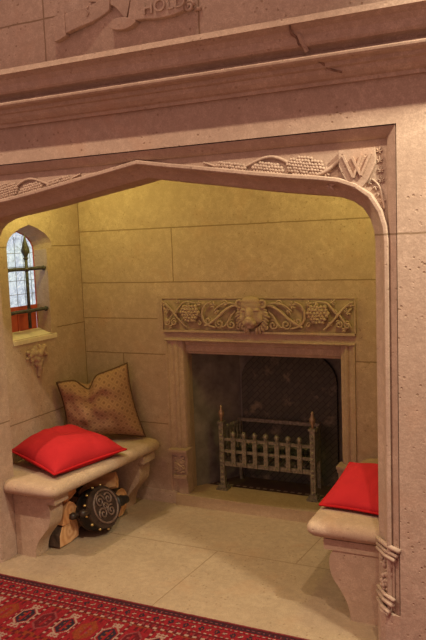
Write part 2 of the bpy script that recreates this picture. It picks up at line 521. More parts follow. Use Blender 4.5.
for y in (3.145, 3.215, 3.285, 3.345):
    zt = 1.590 + max(0, .105*(1-abs(y-wc)/.139)**.7) - .004
    box(bm, WX-.0075, WX-.005, y-.0016, y+.0016, 1.272, zt)
for z in (1.345, 1.425, 1.505, 1.585):
    box(bm, WX-.0075, WX-.005, WI0+.006, WR-.007, z-.0016, z+.0016)
obj('lead_came', bm, M_lead, win)
bm = NB(); prism(bm, [(LX+.005, 1.070), (LX+.005, 1.094), (LX-.004, 1.100), (WX, 1.132), (WX, 1.070)], 1, WY0+.001, WY1-.012); bevel(bm, .002, 2)
# the sill stands proud of the wall only in front of the recess
obj('sill', bm, simple('pale stone sill', (.66, .55, .42), .85, 0, .12, 20, .2), win)

# ------------------------------------------------------------------ window grille
GX = -2.700
g = thing('window_grille', 'black iron grille with a spear-headed bar across the small window', 'grille', (GX, 3.213, 1.15))
bm = NB()
tube(bm, [(GX, 3.213, 1.150), (GX, 3.213, 1.56)], .0095, 8)
obj('upright_bar', bm, M_ironbar, g, True)
bm = NB()
lathe(bm, [(.010, 0), (.015, .008), (.010, .016), (.012, .024), (.024, .048), (.022, .062), (.010, .105), (.001, .150)], (GX, 3.213, 1.545), 10)
obj('spear_head', bm, M_ironbar, g, True)
for z in (1.492, 1.250):
    bm = NB(); tube(bm, [(GX, WY0+.001, z), (GX, 3.12, z+.002), (GX, 3.213, z), (GX, 3.33, z+.002), (GX, WR-.001, z)], .0105, 8)
    ball(bm, (GX, 3.213, z), .017, 2)
    for y in (WR-.014, WY0+.014): ball(bm, (GX, y, z), .014, 2, (1, .9, 1.1))
    obj('cross_bar', bm, M_ironbar, g, True)

# ------------------------------------------------------------------ battered carving under the window
def carve_blob(name, parts, mat, parent, vox=.004, smooth_it=4):
    """several ellipsoids fused into one carved surface"""
    bm = NB()
    for c, r, sc, *rot in parts:
        ball(bm, c, r, 2, sc, rot[0] if rot else None)
    o = obj(name, bm, mat, parent, True)
    md = o.modifiers.new('r', 'REMESH'); md.mode = 'VOXEL'; md.voxel_size = vox; md.use_smooth_shade = True
    md = o.modifiers.new('s', 'SMOOTH'); md.iterations = smooth_it; md.factor = .5
    return o
px = LX+.004
pts = []
for (y, z, r) in [(3.24, .995, .026), (3.215, 1.005, .022), (3.185, 1.0, .018), (3.265, 1.012, .022), (3.285, .995, .015), (3.20, .975, .018), (3.225, .965, .022), (3.25, .955, .020),
                  (3.235, .935, .022), (3.24, .910, .020), (3.235, .890, .015), (3.232, .872, .013), (3.16, .99, .012), (3.14, .98, .010), (3.30, 1.01, .012), (3.19, 1.02, .012), (3.15, 1.015, .014), (3.31, .985, .014), (3.295, 1.03, .016), (3.215, 1.03, .016), (3.255, 1.035, .014), (3.175, .965, .012), (3.25, .925, .014), (3.21, .94, .012)]:
    pts.append(((px, y, z), r*1.12, (1.0, 1, 1)))
c = carve_blob('carved_boss', pts, M_stone, None, .0045, 2)
tag(c, 'weathered stone carving on the left wall under the small window', 'carving')

# ------------------------------------------------------------------ overmantel ribbon
YU = YF-.03
rb = thing('carved_ribbon', 'carved stone ribbon scroll with lettering above the cornice', 'carving', (-1.53, YU, 2.5))
def ribbon(name, bot, topc, th=.022, parent=None, wave=0.):
    b = catmull(bot, 8); t = catmull(topc, 8); n = min(len(b), len(t))
    bm = NB()
    def row(y, inset=0):
        return [(bm.verts.new((b[i].x, y-.010*math.sin(i/n*PI*2)*wave, b[i].y)), bm.verts.new((t[i].x, y-.010*math.sin(i/n*PI*2)*wave, t[i].y))) for i in range(n)]
    F, K = row(YU-th), row(YU+.002)
    for i in range(n-1):
        bm.faces.new((F[i][0], F[i+1][0], F[i+1][1], F[i][1])); bm.faces.new((K[i][0], K[i][1], K[i+1][1], K[i+1][0]))
        bm.faces.new((F[i][0], K[i][0], K[i+1][0], F[i+1][0])); bm.faces.new((F[i][1], F[i+1][1], K[i+1][1], K[i][1]))
    for i in (0, n-1): bm.faces.new((F[i][0], F[i][1], K[i][1], K[i][0]))
    o = obj(name, bm, M_stone, parent)
    md = o.modifiers.new('b', 'BEVEL'); md.width = .003; md.segments = 2
    return o
V2 = lambda x, z: Vector((x, z, 0))
ribbon('ribbon_band', [V2(-1.815, 2.490), V2(-1.77, 2.496), V2(-1.70, 2.512), V2(-1.64, 2.534), V2(-1.60, 2.550)], [V2(-1.82, 2.567), V2(-1.76, 2.570), V2(-1.70, 2.578), V2(-1.64, 2.600), V2(-1.595, 2.614)], .026, rb, 1)
ribbon('ribbon_band', [V2(-1.515, 2.486), V2(-1.45, 2.486), V2(-1.38, 2.478), V2(-1.32, 2.478), V2(-1.265, 2.488)], [V2(-1.49, 2.586), V2(-1.43, 2.586), V2(-1.37, 2.580), V2(-1.31, 2.580), V2(-1.25, 2.588)], .030, rb, -.15)
ribbon('ribbon_tail', [V2(-1.875, 2.465), V2(-1.86, 2.466), V2(-1.84, 2.472), V2(-1.815, 2.480)], [V2(-1.875, 2.560), V2(-1.86, 2.565), V2(-1.84, 2.568), V2(-1.815, 2.575)], .030, rb, 0)
ribbon('ribbon_knot', [V2(-1.60, 2.476), V2(-1.57, 2.464), V2(-1.53, 2.460), V2(-1.50, 2.466), V2(-1.475, 2.478)], [V2(-1.60, 2.492), V2(-1.57, 2.506), V2(-1.53, 2.506), V2(-1.50, 2.498), V2(-1.475, 2.488)], .034, rb, 0)
ribbon('ribbon_fold', [V2(-1.70, 2.60), V2(-1.64, 2.585), V2(-1.58, 2.560), V2(-1.54, 2.515), V2(-1.525, 2.512)], [V2(-1.70, 2.65), V2(-1.64, 2.64), V2(-1.58, 2.622), V2(-1.53, 2.60), V2(-1.49, 2.62)], .016, rb, 0)
bm = NB()
sp = [(-1.245+.022*(1-k/22)*math.cos(k*.55), 2.503+.022*(1-k/22)*math.sin(k*.55)) for k in range(20)]
tube(bm, [(x, YU-.016, z) for x, z in sp], .0065, 6)
tube(bm, [(-1.225, YU-.004, 2.490), (-1.20, YU-.003, 2.493)], .008, 6)
obj('ribbon_curl', bm, M_stone, rb, True)
def letters(txt, size, loc, rot, depth, name, parent, mat, shear=0.):
    cu = bpy.data.curves.new('t', 'FONT'); cu.body = txt; cu.size = size; cu.extrude = depth; cu.align_x = 'CENTER'; cu.space_character = 1.05
    tmp = bpy.data.objects.new('t', cu); COL.objects.link(tmp)
    dg = bpy.context.evaluated_depsgraph_get()
    me = bpy.data.meshes.new_from_object(tmp.evaluated_get(dg))
    bpy.data.objects.remove(tmp)
    me.transform(Matrix.Translation(loc) @ rot)
    me.transform(world_of(parent).inverted())
    me.materials.clear(); me.materials.append(mat); me.name = name
    return link(bpy.data.objects.new(name, me), parent)
Rz = Matrix.Rotation(PI/2, 4, 'X')
letters('HOLD', .066, (-1.345, YU-.031, 2.500), Matrix.Rotation(-.01, 4, 'Y') @ Rz, .007, 'lettering', rb, M_stone)
bm = NB()
for k, x in enumerate((-1.775, -1.762, -1.735, -1.722, -1.70)):
    z = 2.535+(x+1.78)*.30
    tube(bm, catmull([(x-.006, YU-.027, z-.020), (x+.003, YU-.028, z-.006), (x-.004, YU-.028, z+.006), (x+.004, YU-.027, z+.020)], 4), .0032, 5)
obj('worn_lettering', bm, M_stone, rb, True)

# ------------------------------------------------------------------ carving kit
def grapes(bm, cx, cz, y0, w, h, r, tilt=0., seed=1):
    """plump bunch: berries packed in a rounded teardrop, standing higher in the middle"""
    rnd = random.Random(seed)
    st = r*1.62
    ni, nj = int(w/st)+2, int(h/(st*.87))+2
    ct, sn = math.cos(tilt), math.sin(tilt)
    for j in range(-nj, nj+1):
        for i in range(-ni, ni+1):
            a = (i+.5*(j % 2))*st + rnd.uniform(-.18, .18)*r; b = j*st*.87 + rnd.uniform(-.18, .18)*r
            q = (a/(w*.5))**2 + (b/(h*.5))**2 * (1.25 if b > 0 else .9)
            if q > 1: continue
            ball(bm, (cx+a*ct-b*sn, y0-r*1.1*math.sqrt(max(0, 1-q))-rnd.uniform(0, r*.2), cz+a*sn+b*ct), r*rnd.uniform(.9, 1.06), 2)
def leaf(bm, cx, cz, y0, s, ang, seed=0):
    lobes = [(0, 1.0, .42), (.85, .75, .34), (-.85, .75, .34), (1.7, .5, .28), (-1.7, .5, .28)]
    for a, l, w in lobes:
        d = ang+a
        rot = Matrix.Rotation(-d, 3, 'Y')
        ball(bm, (cx+math.cos(d)*s*l*.5, y0, cz+math.sin(d)*s*l*.5), 1, 2, (s*l*.5, s*.16, s*w*.42), rot)
def spiral(cx, cz, r0, turns, start, y, cw=1, n=26, r1=.15):
    out = []
    for k in range(n):
        t = k/(n-1)
        r = r0*(1-(1-r1)*t); a = start+cw*turns*2*PI*t
        out.append((cx+r*math.cos(a), y, cz+r*math.sin(a)))
    return out

# ------------------------------------------------------------------ spandrels
YP = 2.604
def spandrel(side, label):
    """side=1 right, -1 left ; built for the right and mirrored about the apex"""
    X = lambda d: CX+side*d
    t = thing('spandrel_carving', label, 'carving', (X(.6), YP, 1.88))
    sgn = side
    def mk(name, bm, parent=t): return obj(name, bm, M_arch, parent, True)
    # undulating vine
    wave = []
    for k in range(60):
        d = .30+.56*k/59
        lo = 1.935-.165*(d/1.0)          # panel foot falls away from the apex
        mid = (lo+1.935)/2+.006
        amp = .30*(1.935-lo)
        wave.append((X(d), YP-.006, mid+amp*math.sin((d-.30)*2*PI/.34+2.6)))
    bm = NB(); tube(bm, wave, [.004+.0045*k/59 for k in range(60)], 7); mk('vine', bm)
    for i, (d, w, h) in enumerate(((.42, .135, .038), (.575, .140, .058), (.725, .155, .078))):
        z = (1.935-.165*d+1.925)/2 + (.002, -.008, .004)[i]
        bm = NB(); grapes(bm, X(d), z, YP-.003, w, h, .0074, sgn*(-.17), i); mk('grape_cluster', bm)
    for d, z, s, a in ((.36, 1.895, .028, .2), (.515, 1.900, .030, -.7), (.65, 1.855, .03, 2.2), (.80, 1.845, .034, .4), (.815, 1.800, .030, -.9)):
        bm = NB(); leaf(bm, X(d), z, YP-.002, s, a if side > 0 else PI-a); mk('vine_leaf', bm)
    # shield
    sx, s0 = X(.926), 1.862
    hwid = .066
    out = []
    for k in range(21):
        u = -1+2*k/20
        out.append((sx+sgn*u*hwid, s0-.088*(1-abs(u)**1.8)-.0))
    out = [(sx-sgn*hwid, s0+.058)] + out + [(sx+sgn*hwid*.98, s0+.058)]
    bm = NB()
    prism(bm, out, 1, YP-.026, YP+.003)
    bevel(bm, .003, 2, 50)
    sh = obj('shield', bm, M_arch, t)
    bm = NB()
    def bar(x0, z0, x1, z1, w=.0085, e=[0]):
        e[0] += .0008
        a = Vector((x0, 0, z0)); b = Vector((x1, 0, z1)); n = (b-a).normalized(); p = Vector((-n.z, 0, n.x))*w/2
        prism(bm, [(q.x, q.z) for q in (a-p, b-p, b+p, a+p)], 1, YP-.033-e[0], YP-.022)
    for a, b in (((-.050, .042), (-.012, -.040)), ((-.012, -.040), (.018, .038)), ((-.016, .034), (.016, -.034)), ((.016, -.034), (.052, .042))):
        bar(sx+a[0], s0+a[1]-.004, sx+b[0], s0+b[1]-.004)
    obj('letter', bm, M_arch, sh)
    # foliage beside and under the shield
    bm = NB()
    for d, z, s, a in ((1.000, 1.905, .022, 1.2), (1.004, 1.870, .022, 1.6), (1.008, 1.835, .022, 1.5), (1.010, 1.800, .022, 1.7), (.985, 1.785, .026, -.4), (1.000, 1.760, .022, -1.0), (1.012, 1.735, .020, -1.2), (.963, 1.800, .020, .2)):
        leaf(bm, X(d), z, YP-.003, s, a if side > 0 else PI-a)
    tube(bm, catmull([(X(.975), YP-.005, 1.810), (X(1.0), YP-.005, 1.785), (X(1.012), YP-.005, 1.745), (X(1.02), YP-.005, 1.70)], 6), .004, 6)
    mk('corner_foliage', bm)
    return t
spandrel(1, 'carved vine and W shield in the right corner above the arch')
spandrel(-1, 'carved grapevine in the left corner above the arch near window')

# carved stops low on the jamb mouldings
def jamb_stop(side, label):
    S = lambda x: CX+side*(HW+x)
    t = thing('carved_stop', label, 'carving', (S(.05), 2.62, .18))
    def band(z, r, x1):
        bm = NB()
        k = x1/.101
        pts = [(S(-.002), 2.648, z), (S(.048*k), 2.588, z), (S(x1), 2.553, z)]
        tube(bm, pts, r, 8); return obj('moulded_band', bm, M_stone, t, True)
    for z, r, x1 in ((.432, .010, .101), (.410, .007, .092), (.393, .0085, .083), (.236, .008, .080), (.214, .010, .074), (.184, .009, .062), (.172, .005, .056)):
        band(z, r, x1)
    bm = NB()
    # block that fills the hollow behind the foliage
    prism(bm, [(S(.001), 2.660), (S(.050), 2.592), (S(.078), 2.572), (S(.078), 2.61), (S(.02), 2.67)], 2, .18, .43)
    obj('stop_block', bm, M_arch, t)
    bm = NB()
    rnd = random.Random(3)
    for k in range(34):
        z = .25+.13*k/33
        u = .22+.6*rnd.random()
        p = Vector((S(.074*u+.004), 2.640-.070*u**.8, z))
        ball(bm, p, rnd.uniform(.006, .011), 2, (1, .8, rnd.uniform(.7, 1.5)))
    obj('carved_foliage', bm, M_arch, t, True)
    # square foot under the moulding
    bm = NB(); prism(bm, [(S(.002), 2.66), (S(.006), 2.612), (S(.022), 2.580), (S(.045), 2.5625), (S(.101), YF), (S(.101), 2.61), (S(.01), 2.67)], 2, 0, .172)
    obj('jamb_foot', bm, M_arch, t)
jamb_stop(1, 'banded and leaf-carved stop at the foot of the right jamb')

# ------------------------------------------------------------------ fireplace
fp = thing('fireplace', 'stone fireplace with moulded jambs and dark open hearth in the back wall', 'fireplace', (-1.49, BACKY, 0))
OX0, OX1, OZ = -1.990, -1.017, .935
MX0, MX1, MZ = -2.098, -.922, 1.034
YI = 3.86
mp = [(BACKY-.002, MZ), (BACKY-.008, MZ-.002), (BACKY-.009, MZ-.009), (BACKY+.004, MZ-.013), (3.758, MZ-.016), (3.764, MZ-.022), (3.766, .994), (3.774, .990), (3.776, .952), (3.786, .947), (3.792, OZ), (YI, OZ), (YI, MZ)]
bm = NB(); prism(bm, mp, 0, MX0+.001, MX1-.001)
obj('mantel', bm, M_stone, fp)
def jamb(side):
    k = 1. if side < 0 else .80
    X = (lambda x: x) if side < 0 else (lambda x: OX1-(x+1.980)*.80)
    prf = [(-2.097, BACKY), (-2.094, BACKY-.007), (-2.084, BACKY-.006), (-2.078, 3.724), (-2.064, 3.731), (-2.048, 3.733), (-2.042, 3.727), (-2.031, 3.724), (-2.020, 3.727), (-2.014, 3.736), (-2.002, 3.742), (-1.990, 3.745), (-1.984, 3.757), (-1.980, 3.785)]
    prf = [(X(x), y) for x, y in prf] + [(OX0 if side < 0 else OX1, YI), (MX0+.001 if side < 0 else MX1-.001, YI)]
    bm = NB(); prism(bm, prf, 2, .068, 1.02)
    j = obj('jamb', bm, M_stone, fp)
    # carved stop: cap bands, tapered carved block, lower bands, narrow foot
    def slab(n, x0, x1, y0, z0, z1, bv=.004):
        b = NB(); a, c = sorted((X(x0), X(x1))); box(b, a, c, y0, 3.775, z0, z1); bevel(b, bv, 2); return obj(n, b, M_stone, j)
    slab('cap_band', -2.088, -1.962, 3.680, .336, .352); slab('cap_band', -2.080, -1.966, 3.692, .314, .335)
    b = NB(); prism(b, [(X(-2.072), .315), (X(-1.968), .315), (X(-1.974), .188), (X(-2.056), .188)], 1, 3.708, 3.775); obj('carved_block', b, M_stone, j)
    b = NB()
    for z in (.222, .262, .292):
        leaf(b, X(-2.024), z, 3.702, .050*k, PI/2+.6); leaf(b, X(-2.018), z-.008, 3.702, .046*k, PI/2-.9)
    tube(b, catmull([(X(-2.052), 3.702, .20), (X(-2.00), 3.698, .235), (X(-2.04), 3.698, .265), (X(-1.985), 3.702, .30)], 6), .006, 6)
    obj('carved_leaf', b, M_stone, j, True)
    slab('foot_band', -2.062, -1.972, 3.690, .170, .190); slab('foot_band', -2.050, -1.974, 3.702, .148, .170)
    slab('foot', -2.038, -1.974, 3.712, .068, .150, .002)
    return j
jamb(-1); jamb(1)
bm = NB(); box(bm, -2.052, -.930, 3.692, 3.925, 0.0, .068); bevel(bm, .004, 2)
obj('hearth_kerb', bm, stone('hearth stone', c0=(.42, .29, .18), c1=(.54, .39, .26), joints=[(0, -1.56, 2, -1, 1)], pits=.2, jw=.002), fp)
bm = NB(); box(bm, -1.97, -1.0, 3.925, 4.20, 0.0, .064); o = obj('hearth_floor', bm, M_hearth, None); o.parent = fp; o.matrix_parent_inverse = world_of(fp).inverted()
# firebox lining: splayed cheeks, back, sloping throat
bm = NB()
bx0, bx1, by = -1.80, -1.12, 4.17
Q = lambda *p: bm.faces.new([bm.verts.new(q) for q in p])
Q((OX0, YI, .06), (bx0, by, .06), (bx0, by, 1.2), (OX0, YI, 1.2)); Q((OX1, YI, .06), (bx1, by, .06), (bx1, by, 1.2), (OX1, YI, 1.2))
Q((bx0, by, .06), (bx1, by, .06), (bx1, by, 1.2), (bx0, by, 1.2)); Q((OX0, YI, 1.2), (OX1, YI, 1.2), (bx1, by, 1.2), (bx0, by, 1.2))
Q((OX0, YI, .93), (OX1, YI, .93), (OX1, YI, 1.2), (OX0, YI, 1.2))
obj('firebox_lining', bm, M_soot, fp)
bm = NB()
fx0, fx1 = -1.775, -1.145; fcx = (fx0+fx1)/2
outl = [(fx0, .065), (fx0, .72)] + [(fcx-.315*math.cos(a), .72+.22*math.sin(a)) for a in [PI*k/16 for k in range(1, 16)]] + [(fx1, .72), (fx1, .065)]
prism(bm, outl, 1, by-.035, by-.002); obj('fireback', bm, M_fireback, fp)

# ------------------------------------------------------------------ frieze with the lion
fz = thing('carved_frieze', "carved stone frieze with a lion's head between grapevines above the mantel", 'frieze', (-1.522, BACKY, 1.09))
FCX, FB, FT, FHW = -1.510, 1.088, 1.278, .587
YR = BACKY-.001
bm = NB(); box(bm, FCX-FHW, FCX+FHW, YR-.004, BACKY-.0005, FB, FT); obj('backing', bm, simple('shade-toned frieze ground', (.36, .255, .165), .9, 0, .25, 25, .3), fz)  # ground toned darker than the carving, recess shade put into its colour
bm = NB()
box(bm, FCX-FHW-.004, FCX+FHW+.004, YR-.020, BACKY-.0005, FB-.010, FB+.002); bevel(bm, .004, 2)
box(bm, FCX-FHW-.008, FCX-FHW, YR-.014, BACKY-.0005, FB, FT); box(bm, FCX+FHW, FCX+FHW+.008, YR-.014, BACKY-.0005, FB, FT); box(bm, FCX-FHW-.008, FCX+FHW+.008, YR-.010, BACKY-.0005, FT, FT+.008)
obj('border', bm, M_stone, fz)
YV = YR-.018
def half_vine(s):
    X = lambda u: FCX+s*u
    P = lambda l: [(X(u), YV-.004, FB+v) for u, v in l]
    def sp(u, v, r, turns, st, cw): return [(X(x-FCX), y, z) for x, y, z in spiral(FCX+u, FB+v, r, turns, st, YV-.005, cw)]
    bm = NB()
    T = lambda pts, r=.0062: tube(bm, pts, [r*(1-.35*abs(2*i/(len(pts)-1)-1)) for i in range(len(pts))], 7)
    T(catmull(P([(.075, .150), (.12, .148), (.17, .120), (.21, .085), (.26, .050), (.30, .030)]), 8), .010)
    T(catmull(P([(.085, .155), (.14, .165), (.19, .155), (.24, .12)]), 8), .007)
    T(catmull(P([(.10, .12), (.13, .09), (.15, .055), (.175, .03), (.20, .03)]), 8), .007)
    T(sp(.128, .042, .030, 1.5, 1.9, -1)); T(sp(.205, .045, .030, 1.6, 1.2, -1)); T(sp(.085, .030, .022, 1.3, .9, 1))
    T(catmull(P([(.255, .172), (.295, .150), (.315, .105), (.305, .060), (.27, .032), (.23, .022)]), 8), .008)
    T(sp(.275, .062, .024, 1.4, 2.6, 1)); T(sp(.165, .165, .018, 1.2, .2, 1)); T(sp(.335, .045, .016, 1.2, .2, 1), .005)
    T(catmull(P([(.36, .165), (.40, .172), (.44, .165), (.47, .135), (.50, .105), (.545, .15), (.575, .17)]), 8), .007)
    T(catmull(P([(.42, .02), (.46, .055), (.50, .10), (.53, .135), (.56, .155)]), 8), .008)
    T(catmull(P([(.575, .035), (.54, .06), (.51, .10), (.485, .13)]), 8), .006)
    T(sp(.505, .050, .022, 1.5, 2.2, -1)); T(sp(.552, .048, .021, 1.5, 1.2, 1))
    obj('scrolling_vine', bm, M_stone, fz, True)
    bm = NB(); grapes(bm, X(.392), FB+.112, YV-.006, .122, .110, .0115, 0, 4); obj('grape_cluster', bm, M_stone, fz, True)
    for u, v, sz, a in ((.235, .148, .040, .5), (.215, .125, .032, -.8), (.33, .160, .030, .3), (.345, .120, .028, -1.2), (.545, .115, .040, .6), (.565, .155, .034, .8), (.47, .165, .028, 1.), (.54, .02, .030, 2.6), (.445, .055, .028, -.4), (.33, .085, .022, 1.5)):
        bm = NB(); leaf(bm, X(u), FB+v, YV-.002, sz, a if s > 0 else PI-a); obj('vine_leaf', bm, M_stone, fz, True)
half_vine(1); half_vine(-1)
# lion
lc = Vector((FCX+.004, YR-.014, 1.188))
H = lambda dx, dy, dz: lc+Vector((dx, dy, dz))
parts = [(H(0, -.008, .010), .080, (1, .62, 1.05)), (H(0, -.020, .055), .058, (1.1, .6, .7)), (H(0, -.052, .010), .030, (.8, 1, 1.3)),
         (H(0, -.066, -.030), .030, (1.0, .8, .75)), (H(-.018, -.062, -.042), .024, (1, .8, .75)), (H(.018, -.062, -.042), .024, (1, .8, .75)),
         (H(0, -.045, -.062), .026, (1.05, .8, .6)), (H(-.034, -.046, .030), .019, (1.35, .7, .55)), (H(.034, -.046, .030), .019, (1.35, .7, .55)),
         (H(-.046, -.032, -.020), .026, (1, .7, 1.1)), (H(.046, -.032, -.020), .026, (1, .7, 1.1)), (H(0, -.078, -.018), .014, (1.3, .7, .7)),
         (H(0, -.034, .080), .045, (1.25, .7, .6)), (H(0, -.030, .055), .05, (1.2, .7, .8))]
lion = carve_blob('lion_head', parts, M_stone, fz, .0035, 3)
for s in (-1, 1):
    bm = NB()
    tube(bm, [H(s*(.070+.0)+.019*math.cos(a), -.030, .062+.021*math.sin(a)) for a in [2*PI*k/14 for k in range(14)]], .0075, 7, True)
    ball(bm, H(s*.070, -.022, .062), .017, 2, (1, .5, 1.1)); obj('ear', bm, M_stone, lion, True)
    bm = NB(); ball(bm, H(s*.029, -.047, .013), .0095, 2, (1.25, .7, .8)); obj('eye', bm, M_stone, lion, True)
rnd = random.Random(11)
for s in (-1, 1):
    bm = NB()
    for k in range(9):
        a = -1.15+k*.22
        r0, r1 = .070, .105-.01*rnd.random()
        p0 = H(s*r0*math.cos(a), -.018, r0*math.sin(a)-.012); p1 = H(s*r1*math.cos(a-.18), -.006, r1*math.sin(a-.18)-.016)
        tube(bm, catmull([p0, (p0+p1)/2+Vector((0, -.008, .004)), p1], 4), [.009]*8+[.005], 6)
    obj('mane', bm, M_stone, lion, True)
bm = NB(); box(bm, FCX-.022, FCX+.022, YR-.066, YR-.050, 1.120, 1.124); obj('mouth', bm, M_grout, lion)

# ------------------------------------------------------------------ benches
def bench(side, label):
    """side -1: against the left wall; +1: against the right wall (only its end is seen)"""
    t = thing('stone_bench', label, 'bench', ((-2.4, 2.95, 0) if side < 0 else (-.64, 2.95, 0)))
    if side < 0:
        wall, jx, n0, n1, dx = LX, CX-HW, -2.205, -2.125, 0.
        y0, y1 = 2.705, 3.685
        front = lambda y: n0+(n1-n0)*(y-y0)/(y1-y0)
        sg = 1
    else:
        wall, jx = RX, CX+HW
        y0, y1 = 2.735, 3.685
        front = lambda y: -.912+.02*(y-y0)/(y1-y0)
        sg = -1
    bm = NB()
    # slab: plan outline notched round the jamb, bullnosed free edges
    g_ = .003
    plan = [(jx+sg*g_, y0), (front(y0), y0), (front(y1), y1), (wall+sg*g_, y1), (wall+sg*g_, YB+g_), (jx+sg*g_, YB+g_)]
    def rounded(pts, r, ids):
        out = []
        for i, p in enumerate(pts):
            if i in ids:
                a = Vector(pts[i-1]); b = Vector(p); c = Vector(pts[(i+1) % len(pts)])
                d0 = (a-b).normalized(); d1 = (c-b).normalized()
                for k in range(7):
                    q = k/6; out.append(tuple((b+d0*r)*(1-q)**2+b*2*q*(1-q)+(b+d1*r)*q*q))
            else: out.append(p)
        return out
    def inset(d):
        f2 = lambda y: front(y)-sg*d
        e = y1 - (0 if side > 0 else d*.6)
        return rounded([(jx+sg*g_, y0+d), (f2(y0), y0+d), (f2(y1), e), (wall+sg*g_, e), (wall+sg*g_, YB+g_), (jx+sg*g_, YB+g_)], .055, (1, 2))
    zs = [(.048, .345), (.030, .347), (.012, .356), (.002, .370), (0, .383), (.004, .398), (.016, .411), (.034, .4185), (.052, .420)]
    rings = [[bm.verts.new((x, y, z)) for x, y in inset(d)] for d, z in zs]
    n = len(rings[0])
    for A, B in zip(rings, rings[1:]):
        for i in range(n): bm.faces.new((A[i], A[(i+1) % n], B[(i+1) % n], B[i]))
    bm.faces.new(rings[0][::-1]); bm.faces.new(rings[-1])
    s = obj('seat', bm, M_bench, t, True)
    md = s.modifiers.new('es', 'EDGE_SPLIT'); md.split_angle = math.radians(40)
    # bracket pedestals
    cur = [(-.036, 0), (-.032, .04), (-.014, .085), (.022, .130), (.056, .170), (.070, .205), (.076, .245), (.072, .280), (.060, .300)] if side < 0 else [(0, 0), (.006, .04), (.020, .085), (.045, .130), (.072, .170), (.086, .205), (.090, .245), (.084, .280), (.070, .300)]
    cur = [(v.x, v.y) for v in catmull([Vector((a, b, 0)) for a, b in cur], 4)]
    for (py, pth, px0, pxe) in (((2.775, .105, -2.360, -2.517), (3.515, .12, -2.272, LX+.003)) if side < 0 else ((2.765, .13, -.722, jx-.004), (3.43, .13, -.715, RX-.003))):
        bm = NB()
        out = [(px0+sg*a, z) for a, z in cur] + [(pxe, .300), (pxe, 0)]
        prism(bm, out, 1, py, py+pth); bevel(bm, .004, 2, 40)
        p_ = obj('pedestal', bm, M_bench, t)
        bm = NB()
        a, b = sorted((px0+sg*.112, pxe)); box(bm, a, b, py-.004, py+pth+.006, .300, .346); bevel(bm, .004, 2)
        obj('abacus', bm, M_bench, p_)
    return t
bench(-1, 'stone bench with scrolled bracket feet along the left wall')
bench(1, 'stone bench end with curved foot beside the right jamb')

# ------------------------------------------------------------------ cushions
def pillow(name, c, th, mat, pipe, label, sag=None, bow=.05, seed=1, wrk=.006, uvs=1., rp=.006):
    """c: corners p00,p10,p11,p01 (world); puffed both ways from the sheet between them"""
    p00, p10, p11, p01 = [Vector(q) for q in c]
    N = 40
    nrm = (p10-p00).cross(p01-p00).normalized()
    cen = (p00+p10+p11+p01)/4
    def base(u, v):
        # edges bow inwards so the corners stick out
        uu = u + bow*(u-.5)*-4*v*(1-v)*1.0*abs(2*u-1)**1.5
        vv = v + bow*(v-.5)*-4*u*(1-u)*1.0*abs(2*v-1)**1.5
        return p00*(1-uu)*(1-vv)+p10*uu*(1-vv)+p11*uu*vv+p01*(1-uu)*vv
    def puff(u, v):
        a = max(0, 1-abs(2*u-1)**2.6); b = max(0, 1-abs(2*v-1)**2.6)
        return (a*b)**.55
    bm = NB(); uvl = bm.loops.layers.uv.new('UVMap')
    top = {}; bot = {}
    for i in range(N+1):
        for j in range(N+1):
            u, v = i/N, j/N
            p = base(u, v); h = puff(u, v)
            w = wrk*noise.noise(Vector((u*5+seed, v*5, seed*.7)))*2*h + wrk*.6*noise.noise(Vector((u*13+seed, v*4, 3)))*h
            d = Vector((0, 0, 0)) if sag is None else sag(u, v)
            top[i, j] = bm.verts.new(p+nrm*(th*.62*h+w)+d)
            bot[i, j] = top[i, j] if (i in (0, N) or j in (0, N)) else bm.verts.new(p-nrm*th*.38*h+d*.6)
    for i in range(N):
        for j in range(N):
            for S, fl in ((top, 0), (bot, 1)):
                q = [(i, j), (i+1, j), (i+1, j+1), (i, j+1)]
                if fl: q = q[::-1]
                f = bm.faces.new([S[k] for k in q])
                for l, k in zip(f.loops, q): l[uvl].uv = (k[0]/N*uvs, k[1]/N*uvs)
    rim = [base(i/N, 0)+((sag(i/N, 0)) if sag else Vector()) for i in range(N)] + [base(1, j/N)+(sag(1, j/N) if sag else Vector()) for j in range(N)]
    rim += [base(1-i/N, 1)+(sag(1-i/N, 1) if sag else Vector()) for i in range(N)] + [base(0, 1-j/N)+(sag(0, 1-j/N) if sag else Vector()) for j in range(N)]
    t = obj(name, bm, mat, None, True)
    # origin at the base of the cushion
    zmin = min(v.co.z for v in t.data.vertices)
    o_ = Vector((cen.x, cen.y, zmin)); t.data.transform(Matrix.Translation(-o_)); t.location = o_
    tag(t, label, 'cushion')
    bm = NB(); tube(bm, rim, rp, 6, True); obj('piping', bm, pipe, t, True)
    return t

pillow('red_cushion', [(-2.265, 2.805, .452), (-2.142, 3.30, .455), (-2.605, 3.350, .515), (-2.660, 2.930, .505)], .175, M_red, M_redpipe,
       'plump red cushion lying flat on the left bench', bow=.05, seed=2, wrk=.009)
bpy.data.objects['red_cushion']['group'] = 'red cushions on the benches'
c2 = pillow('red_cushion', [(-.888, 2.895, .437), (-.56, 2.86, .437), (-.50, 3.24, .535), (-.838, 3.235, .528)], .085, M_red, M_redpipe,
       'red cushion on the right bench beside the jamb', bow=.05, seed=5, wrk=.004)
c2['group'] = 'red cushions on the benches'
def chop(u, v):
    # dent in the middle of the top edge and long soft folds below it
    k = math.exp(-((u-.39)/.10)**2)*max(0, (v-.45)/.55)**1.6
    return Vector((.02*k, -.0*k, -.072*k)) + Vector((.035, -.05, 0))*(-.5*math.exp(-((u-.39)/.07)**2)*math.exp(-((v-.70)/.22)**2))
